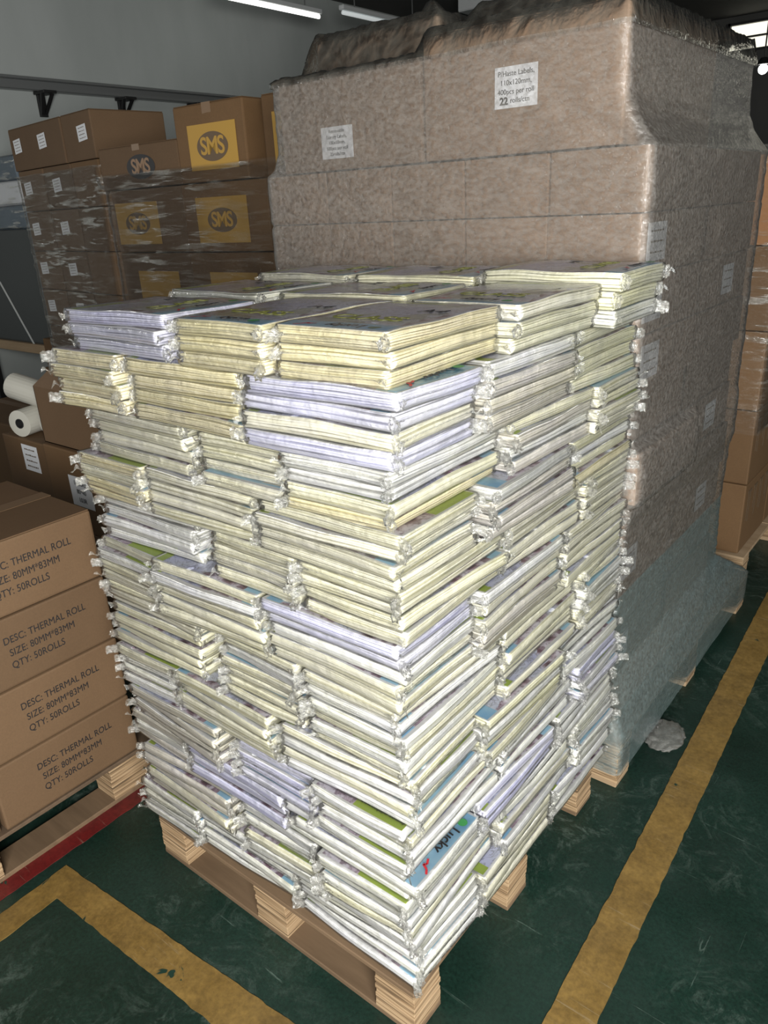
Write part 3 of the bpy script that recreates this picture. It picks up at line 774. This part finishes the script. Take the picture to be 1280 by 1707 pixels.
for k in range(3):
    t = empty('wrapped_pack', (-5.68, 3.0, 1.517 + k * 0.15), 0, 'blue-white film-wrapped pack on the grey covered block, %s' % ['lowest', 'middle one', 'topmost'][k], 'wrapped pack', 'blue-white packs at the left edge')
    box('contents', -0.48, 0.52, -0.26, 0.3, 0, 0.146, BLUEW if k % 2 == 0 else PAPER, t, 0.01)
    box('plastic_wrap', -0.49, 0.53, -0.27, 0.31, 0.001, 0.148, STRETCH2, t, 0.02, 3)
carton(-4.95, 2.82, 0.0, 0.42, 0.34, 0.62, 'dark carton standing on the floor beside the rack', mat=CARD_D, flaps=False)
carton(-4.93, 2.82, 0.624, 0.40, 0.32, 0.19, 'small dark brown carton on top of another beside the rack', mat=CARD_D)
carton(-4.10, 1.95, 0.0, 0.70, 0.5, 0.62, 'wide pale brown carton lying behind the film rolls', mat=CARD_D, tape='x')

# ------------------------------------------------------------------ left carton stack (turned a little)
TH = -math.radians(7.0)
def rot_place(ox, oy, lx, ly):
    return ox + lx * math.cos(TH) - ly * math.sin(TH), oy + lx * math.sin(TH) + ly * math.cos(TH)
OX, OY = -4.66, 2.47        # front left corner
sz = 0.2165; ztop = 2.045
LROW = []
def lcart(lx, row, wx, label, labs, dark=False):
    z = ztop - (row + 1) * sz
    x, y = rot_place(OX, OY, lx + wx / 2, 0.20)
    c = carton(x, y, z + 0.001, wx - 0.006, 0.40, sz - 0.003, label, rz=TH, mat=CARD_D if dark else CARD, bulge=0.002, group='cartons in the left background stack', flaps=(row == 0))
    for (cx, cz, w_, h_) in labs: sheet(c, 'y', cx, cz, w_, h_, ['~', '~', '~', '~'], 0.010, dims=(wx - 0.006, 0.40), off=0.0035, tilt=-0.06)
    return c
pallet('pallet', -4.60, -3.40, 2.30, 3.10, 0.10, 'wooden pallet under the left background carton stack, out of sight')
lcart(0.0, 0, 0.70, 'long brown carton with two white labels, top left of the left background stack', [(-0.24, 0.125, 0.10, 0.07), (0.10, 0.125, 0.10, 0.07)])
lcart(0.715, 0, 0.33, 'brown carton with one white label, beside the twin-labelled carton on top', [(0.06, 0.12, 0.10, 0.07)])
zz = ['second row from the top', 'third row', 'fourth row', 'fifth row', 'sixth row', 'seventh row', 'eighth row', 'lowest row']
for r in range(1, 9):
    vis = r < 5
    lcart(0.03, r, 0.345, 'brown carton with small white label, left column, left background stack, %s' % zz[r - 1], [(-0.06, 0.12, 0.10, 0.065)] if vis else [])
    lcart(0.385, r, 0.345, 'brown carton with small white label, middle column, left background stack, %s' % zz[r - 1], [(-0.02, 0.12, 0.10, 0.065)] if vis else [])
    lcart(0.74, r, 0.31, 'brown carton, right column, left background stack, %s' % zz[r - 1], [], True)

# ------------------------------------------------------------------ SMS cartons
def sms(t, wx, wy, cx, cz, sheet_w=0.0, sheet_h=0.0, er=(0.09, 0.045), dark=True, txt=0.085, tcol=None, letters=True):
    if sheet_w:
        s = sheet(t, 'y', cx, cz, sheet_w, sheet_h, [], 0.01, YPAPER, dims=(wx, wy), off=0.0035, name='yellow_sheet'); par, px, pz, py = s, 0, 0.0, -0.0006
    else: par, px, pz, py = t, cx, cz, -wy / 2 - 0.0035
    if not letters: return
    bm = bmesh.new(); n = 40
    f = [bm.verts.new((px + math.cos(a / n * 2 * PI) * er[0], py, pz + math.sin(a / n * 2 * PI) * er[1])) for a in range(n)]
    bm.faces.new(f[::-1]); g = bmesh.ops.extrude_face_region(bm, geom=bm.faces[:]); 
    for v in g['geom']:
        if isinstance(v, bmesh.types.BMVert): v.co.y -= 0.0005
    bmesh.ops.recalc_face_normals(bm, faces=bm.faces)
    finish('logo_oval', bm, INK if dark else BINK, par)
    link_mesh('logo_letters', text_mesh('SMS', txt, tcol, bold=0.0016, spacing=0.9), par, (px, py - 0.0009, pz), FACE_Y)
T2 = math.radians(1.5)
pallet('pallet', -3.30, -2.05, 2.08, 2.85, 0.10, 'wooden pallet under the logo cartons, out of sight')
c = carton(-2.442, 2.27, 1.664, 0.378, 0.42, 0.262, 'tall brown carton with yellow sheet and oval logo, on top of the logo stack', rz=T2, mat=CARD_D, tape='y', bulge=0.003)
sms(c, 0.378, 0.42, 0.015, 0.118, 0.262, 0.155, (0.085, 0.050), False, 0.083, YPAPER)
c = carton(-2.905, 2.27, 1.664, 0.52, 0.42, 0.160, 'low brown carton with black oval logo, left of the tall logo carton', rz=T2, mat=CARD, tape='y', bulge=0.003)
sms(c, 0.52, 0.42, 0.02, 0.078, 0, 0, (0.092, 0.046), True, 0.076, CARD_P)
c = carton(-2.020, 2.30, 1.664, 0.32, 0.42, 0.258, 'tall carton with yellow sheet, half hidden by the large wrapped pallet', rz=T2, mat=CARD_D, bulge=0.003)
sms(c, 0.36, 0.42, -0.01, 0.118, 0.20, 0.17, (0.075, 0.048), False, 0.07, YPAPER)
rows = [(1.412, 0.248), (1.160, 0.248), (0.908, 0.248), (0.656, 0.248), (0.404, 0.248), (0.152, 0.248)]
rw = ['row below the top', 'third row', 'fourth row', 'fifth row', 'sixth row', 'lowest row']
for r, (z, h) in enumerate(rows):
    for k, (x, wx) in enumerate(((-2.885, 0.475), (-2.405, 0.475), (-2.025, 0.275))):
        nm = ['left', 'middle', 'right'][k]
        c = carton(x, 2.27, z, wx, 0.42, h, 'film-wrapped brown carton, %s of the logo stack, %s' % (nm, rw[r]), rz=T2, mat=CARD_D if k else CARD, bulge=0.003, group='wrapped cartons in the logo stack', flaps=False)
        if r == 0 and k < 2: sms(c, wx, 0.42, -0.075 + 0.06 * k, 0.115, 0.285, 0.165, (0.082, 0.044), False, 0.075, YPAPER)
        elif r == 0: sms(c, wx, 0.42, 0.03, 0.115, 0.18, 0.17, (0.07, 0.045), False, 0.06, YPAPER, letters=False)
        elif r == 1: sms(c, wx, 0.42, 0.01, 0.10, 0.27, 0.15, (0.08, 0.045), False, 0.07, YPAPER, letters=False)

# stretch film as a loft of rounded rectangles
def film_loft(name, prof, mat, label, nz=90, na=48, wr=0.004, rc=0.03, top=True, seed=0, rz=0.0, origin=(0, 0), wscale=(7, 30), extra=None):
    """prof: list of (z, x0, x1, y0, y1) from bottom to top"""
    bm = bmesh.new(); rings = []
    def interp(z):
        for a, b in zip(prof, prof[1:]):
            if z <= b[0] + 1e-9:
                f = (z - a[0]) / max(1e-9, b[0] - a[0]); return [a[i] + (b[i] - a[i]) * f for i in range(1, 5)]
        return list(prof[-1][1:])
    z0, z1 = prof[0][0], prof[-1][0]
    for k in range(nz + 1):
        z = z0 + (z1 - z0) * k / nz
        x0, x1, y0, y1 = interp(z); pts = []
        def side(ax, ay, bx, by, nx_, ny_, n):
            for i in range(n):
                f = i / n; pts.append((ax + (bx - ax) * f, ay + (by - ay) * f, nx_, ny_))
        def corner(cx, cy, a0):
            for i in range(5):
                a = a0 + PI / 2 * i / 5; pts.append((cx + rc * math.cos(a), cy + rc * math.sin(a), math.cos(a), math.sin(a)))
        side(x0 + rc, y0, x1 - rc, y0, 0, -1, na); corner(x1 - rc, y0 + rc, -PI / 2)
        side(x1, y0 + rc, x1, y1 - rc, 1, 0, na); corner(x1 - rc, y1 - rc, 0)
        side(x1 - rc, y1, x0 + rc, y1, 0, 1, na); corner(x0 + rc, y1 - rc, PI / 2)
        side(x0, y1 - rc, x0, y0 + rc, -1, 0, na); corner(x0 + rc, y0 + rc, PI)
        ring = []
        for (x, y, nx_, ny_) in pts:
            d = wr * (noise.noise((x * wscale[0] + seed, y * wscale[0], z * wscale[1])) + 0.6 * noise.noise((x * 3 + y * 3, seed + 9, z * 9 + (x + y) * 2)))
            d = abs(d) + (extra(x, y, z) if extra else 0)
            X, Y = x + nx_ * d, y + ny_ * d
            if rz: X, Y = X * math.cos(rz) - Y * math.sin(rz) + origin[0], X * math.sin(rz) + Y * math.cos(rz) + origin[1]
            ring.append(bm.verts.new((X, Y, z + 0.003 * noise.noise((x * 5, y * 5, seed)) * (1 if k in (nz,) else 0))))
        rings.append(ring)
    n = len(rings[0])
    for k in range(nz):
        for a in range(n): bm.faces.new([rings[k][a], rings[k][(a + 1) % n], rings[k + 1][(a + 1) % n], rings[k + 1][a]])
    if top: bm.faces.new(rings[-1])
    return props(finish(name, bm, mat, None, True), label, 'stretch film')
film_loft('stretch_film', [(0.30, 0.0, 1.06, -0.010, 0.42), (1.80, 0.0, 1.06, -0.010, 0.42)], STRETCH2,
          'clear creased stretch film around the left background stack', nz=80, rz=TH, origin=(OX, OY), top=False, seed=4, wr=0.012, wscale=(3, 24))
film_loft('stretch_film', [(0.12, -3.142, -1.86, 2.035, 2.50), (1.66, -3.142, -1.86, 2.035, 2.50), (1.67, -3.185, -1.86, 2.035, 2.51), (1.72, -3.185, -1.86, 2.03, 2.51)], STRETCH2,
          'clear creased stretch film around the logo cartons', nz=80, top=False, seed=8, wr=0.010, wscale=(3, 24))

# ------------------------------------------------------------------ large wrapped pallet
RH = 0.1330; TOPZ = 1.642; NR = 11
XF0, XF1, YF = -1.770, -0.640, 1.700
cw = (XF1 - XF0) / 5
colw = ['leftmost', 'second', 'third', 'fourth', 'near corner']
rowsn = ['first row below the large cartons'] + ['%s row below them' % ORDW[i] for i in range(1, 11)]
for r in range(NR):
    z = TOPZ - (r + 1) * RH
    if r == NR - 1: z = 0.1515; hh = TOPZ - r * RH - z - 0.002
    else: hh = RH - 0.002
    for k in range(5):
        if r > 2 and k in (1, 2, 3): pass
        dx = 0.0
        if k == 4: dx = (0, -0.005, -0.004, 0.0, -0.02, 0.028, 0.002, -0.012, -0.02, -0.018, -0.01)[r]
        c = carton(XF0 + cw * (k + 0.5) + dx, YF + 0.215, z, cw - 0.003, 0.43, hh, 'wrapped brown carton, front face, %s column, %s' % (colw[k], rowsn[r]), mat=CARD_P, bulge=0.0012,
                   group='wrapped cartons on the large pallet', flaps=False, bev=0.004)
        if k == 4 and r in (1, 2, 3, 7, 9):
            sheet(c, 'x', -0.215 + 0.09, hh / 2 + 0.004, 0.115, 0.082, ['~', '~', '~'], 0.012, dims=(cw - 0.003, 0.43), off=0.003)
    dx = (0, 0, -0.004, 0.0, -0.015, -0.01, 0.0, -0.01, -0.018, -0.012, -0.01)[r]
    c = carton(XF1 - cw / 2 + dx, YF + 0.655, z, cw - 0.003, 0.43, hh, 'wrapped brown carton, right face, rear column, %s' % rowsn[r], mat=CARD_P, bulge=0.0012, group='wrapped cartons on the large pallet', flaps=False, bev=0.004)
    if r in (2, 5, 7): sheet(c, 'x', 0.02, hh / 2, 0.10, 0.08, ['~', '~', '~'], 0.012, dims=(cw - 0.003, 0.43), off=0.003)
    carton(XF0 + cw / 2, YF + 0.655, z, cw - 0.003, 0.43, hh, 'wrapped brown carton, rear left column, %s' % rowsn[r], mat=CARD_P, group='wrapped cartons on the large pallet', flaps=False, bev=0.004)
    if r == 0:
        for k in (1, 2, 3):
            carton(XF0 + cw * (k + 0.5), YF + 0.655, z, cw - 0.003, 0.43, hh, 'brown carton under the large cartons, rear of the top row, %s' % colw[k], mat=CARD_P, group='wrapped cartons on the large pallet', flaps=False, bev=0.004)
c = carton(-1.465, 1.90, 1.644, 0.49, 0.38, 0.228, 'large wrapped carton with Removable Luxury Labels sticker, left of the two', mat=CARD_P, tape='x', bulge=0.002)
sheet(c, 'y', -0.036, 0.068, 0.112, 0.078, ['Removable', 'Luxury Labels,', '100x60mm,', '500pcs per roll', '25rolls/ctn'], 0.0125, dims=(0.49, 0.38), off=0.0028)
c = carton(-0.9565, 1.99, 1.644, 0.507, 0.57, 0.268, 'large wrapped carton with P/Haste Labels sticker, right of the two', mat=CARD_P, tape='x', bulge=0.002)
s = sheet(c, 'y', 0.0, 0.137, 0.108, 0.083, ['P/Haste Labels,', '110x120mm,', '400pcs per roll', '     rolls/ctn'], 0.0150, dims=(0.507, 0.57), off=0.0028)
link_mesh('printed_text', text_mesh('22', 0.021, INK, bold=0.0008), s, (-0.030, -0.0008, -0.0275), FACE_Y)
carton(-1.48, 1.97, 1.876, 0.42, 0.22, 0.112, 'low dark carton under crumpled film, on the large left carton', mat=CARD_P)
carton(-1.09, 2.06, 1.918, 0.22, 0.22, 0.085, 'small dark carton under loose film, on the P/Haste carton', mat=CARD_P)

X0, X1, Y0, Y1 = XF0 - 0.008, XF1 + 0.012, YF - 0.010, 2.60
def corner_bulge(x, y, z):      # the corner carton that sticks out of the load
    if x < -0.68 or y > 2.16: return 0.0
    f = max(0.0, min(1.0, (z - 0.832) / 0.012, (0.990 - z) / 0.012, (2.16 - y) / 0.05, (x + 0.68) / 0.03 if y < Y0 + 0.01 else 1.0))
    return 0.024 * f if y > Y0 + 0.004 else 0.004 * f
film_loft('stretch_film', [(0.045, -1.80, -0.590, 1.680, 2.945), (0.155, -1.80, -0.590, 1.680, 2.95), (0.19, -1.80, -0.600, 1.683, 2.90), (0.33, X0, X1 - 0.018, Y0, 2.66),
            (0.55, X0, X1 - 0.010, Y0, Y1), (0.76, X0, X1 - 0.004, Y0, Y1), (0.80, X0, X1 + 0.006, Y0, Y1), (0.92, X0, X1 + 0.006, Y0, Y1), (0.96, X0, X1, Y0, Y1),
            (1.50, X0, X1, Y0, Y1), (1.508, X0 + 0.004, X1 - 0.003, Y0 + 0.004, Y1), (1.516, X0, X1, Y0, Y1),
            (1.640, X0, X1, Y0, Y1), (1.655, X0 + 0.03, X1 - 0.012, Y0 + 0.003, Y1), (1.70, X0 + 0.055, X1 - 0.045, Y0, Y1), (1.74, X0 + 0.055, X1 - 0.062, Y0, Y1), (1.872, X0 + 0.055, X1 - 0.068, Y0, Y1),
            ], STRETCH, 'hazy stretch film around the large pallet of brown cartons', nz=230, na=70, wr=0.004, rc=0.022, top=False, seed=2, wscale=(9, 34), extra=corner_bulge)
# loose film over the top of the large pallet
def drape():
    bm = bmesh.new(); nx, ny = 90, 60; x0, x1, y0, y1 = -1.722, -0.690, 1.688, 2.605; g = []
    for j in range(ny + 1):
        row = []
        for i in range(nx + 1):
            x = x0 + (x1 - x0) * i / nx; y = y0 + (y1 - y0) * j / ny
            z = 1.880
            if x > -1.22: z = max(z, 1.880 + 0.043 * min(1, (x + 1.23) / 0.03) )
            def bump_(x, y, ax, bx, ay, by, h, s=0.03):
                dx = max(ax - x, x - bx, 0); dy = max(ay - y, y - by, 0); return h - math.hypot(dx, dy) / s * 0.06
            z = max(z, bump_(x, y, -1.695, -1.265, 1.855, 2.085, 1.997), bump_(x, y, -1.205, -0.975, 1.945, 2.175, 2.010, 0.06),
                    bump_(x, y, -1.36, -1.33, 1.93, 1.96, 2.035))
            n_ = noise.noise((x * 14, y * 14, 3)) * 0.010 + noise.noise((x * 40, y * 40, 5)) * 0.006
            edge = min(i, nx - i, j, ny - j)
            z += abs(n_) + 0.002
            if edge == 0: z = 1.874
            row.append(bm.verts.new((x, y, z)))
        g.append(row)
    for j in range(ny):
        for i in range(nx): bm.faces.new([g[j][i], g[j][i + 1], g[j + 1][i + 1], g[j + 1][i]])
    # skirt down to the side film
    loop = g[0][:] + [g[j][nx] for j in range(1, ny + 1)] + g[ny][::-1][1:] + [g[j][0] for j in range(ny - 1, 0, -1)]
    low = [bm.verts.new((v.co.x, v.co.y, 1.862)) for v in loop]
    for i in range(len(loop)): bm.faces.new([low[i], low[(i + 1) % len(loop)], loop[(i + 1) % len(loop)], loop[i]])
    return finish('top_film', bm, STRETCH2T, None, True)
STRETCH2T = mat_film('loose_top_film', 0.06, 1.8, (0.6, 0.6, 0.52), scale=22, strength=1.0, rough=0.12, hazevar=0.04, dist=0.008)
props(drape(), 'loose crumpled clear film draped over the top of the large cartons', 'stretch film')
# crumpled film on the floor
bm = bmesh.new(); bmesh.ops.create_icosphere(bm, subdivisions=5, radius=1.0)
for v in bm.verts:
    n_ = 1 + 0.16 * noise.noise(v.co * 3) + 0.07 * noise.noise(v.co * 9)
    v.co = Vector((v.co.x * 0.055 * n_, v.co.y * 0.075 * n_, max(v.co.z, -0.9) * 0.016 * n_ + 0.016))
o = finish('film_scrap', bm, TUFT, None, True, loc=(-0.560, 1.965, 0.0))
props(o, 'crumpled scrap of clear film on the green floor beside the large pallet', 'plastic scrap')

# ------------------------------------------------------------------ printed cartons farther back
zr = [0.152, 0.452, 0.752, 1.052, 1.352]
for r, z in enumerate(zr):
    for k in range(3):
        yy = 3.28 + k * 0.40
        c = carton(-0.86, yy, z, 0.38, 0.395, 0.297, 'brown carton with dark printed marks, rear pallet, %s, %s' % (['nearest column', 'middle column', 'far column'][k], ['bottom row', 'second row', 'third row', 'fourth row', 'top row'][r]),
                   mat=CARD_D if r < 4 else CARD_O, group='printed cartons on the rear pallet', flaps=False)
        bm = bmesh.new()
        for q in range(4):
            y0 = -0.16 + q * 0.09
            add_box(bm, 0.1905, 0.1915, y0, y0 + 0.055, 0.25, 0.262); add_box(bm, 0.1905, 0.1915, y0 + 0.010, y0 + 0.018, 0.13 + 0.03 * (q % 2), 0.25)
            add_box(bm, 0.1905, 0.1915, y0 + 0.036, y0 + 0.044, 0.12, 0.25)
        finish('printed_mark', bm, BINK, c)
film_loft('stretch_film', [(0.66, -1.06, -0.655, 3.07, 4.29), (1.68, -1.06, -0.655, 3.07, 4.29)], STRETCH2, 'clear creased stretch film around the upper rear printed cartons', nz=60, top=False, seed=5, wr=0.008)
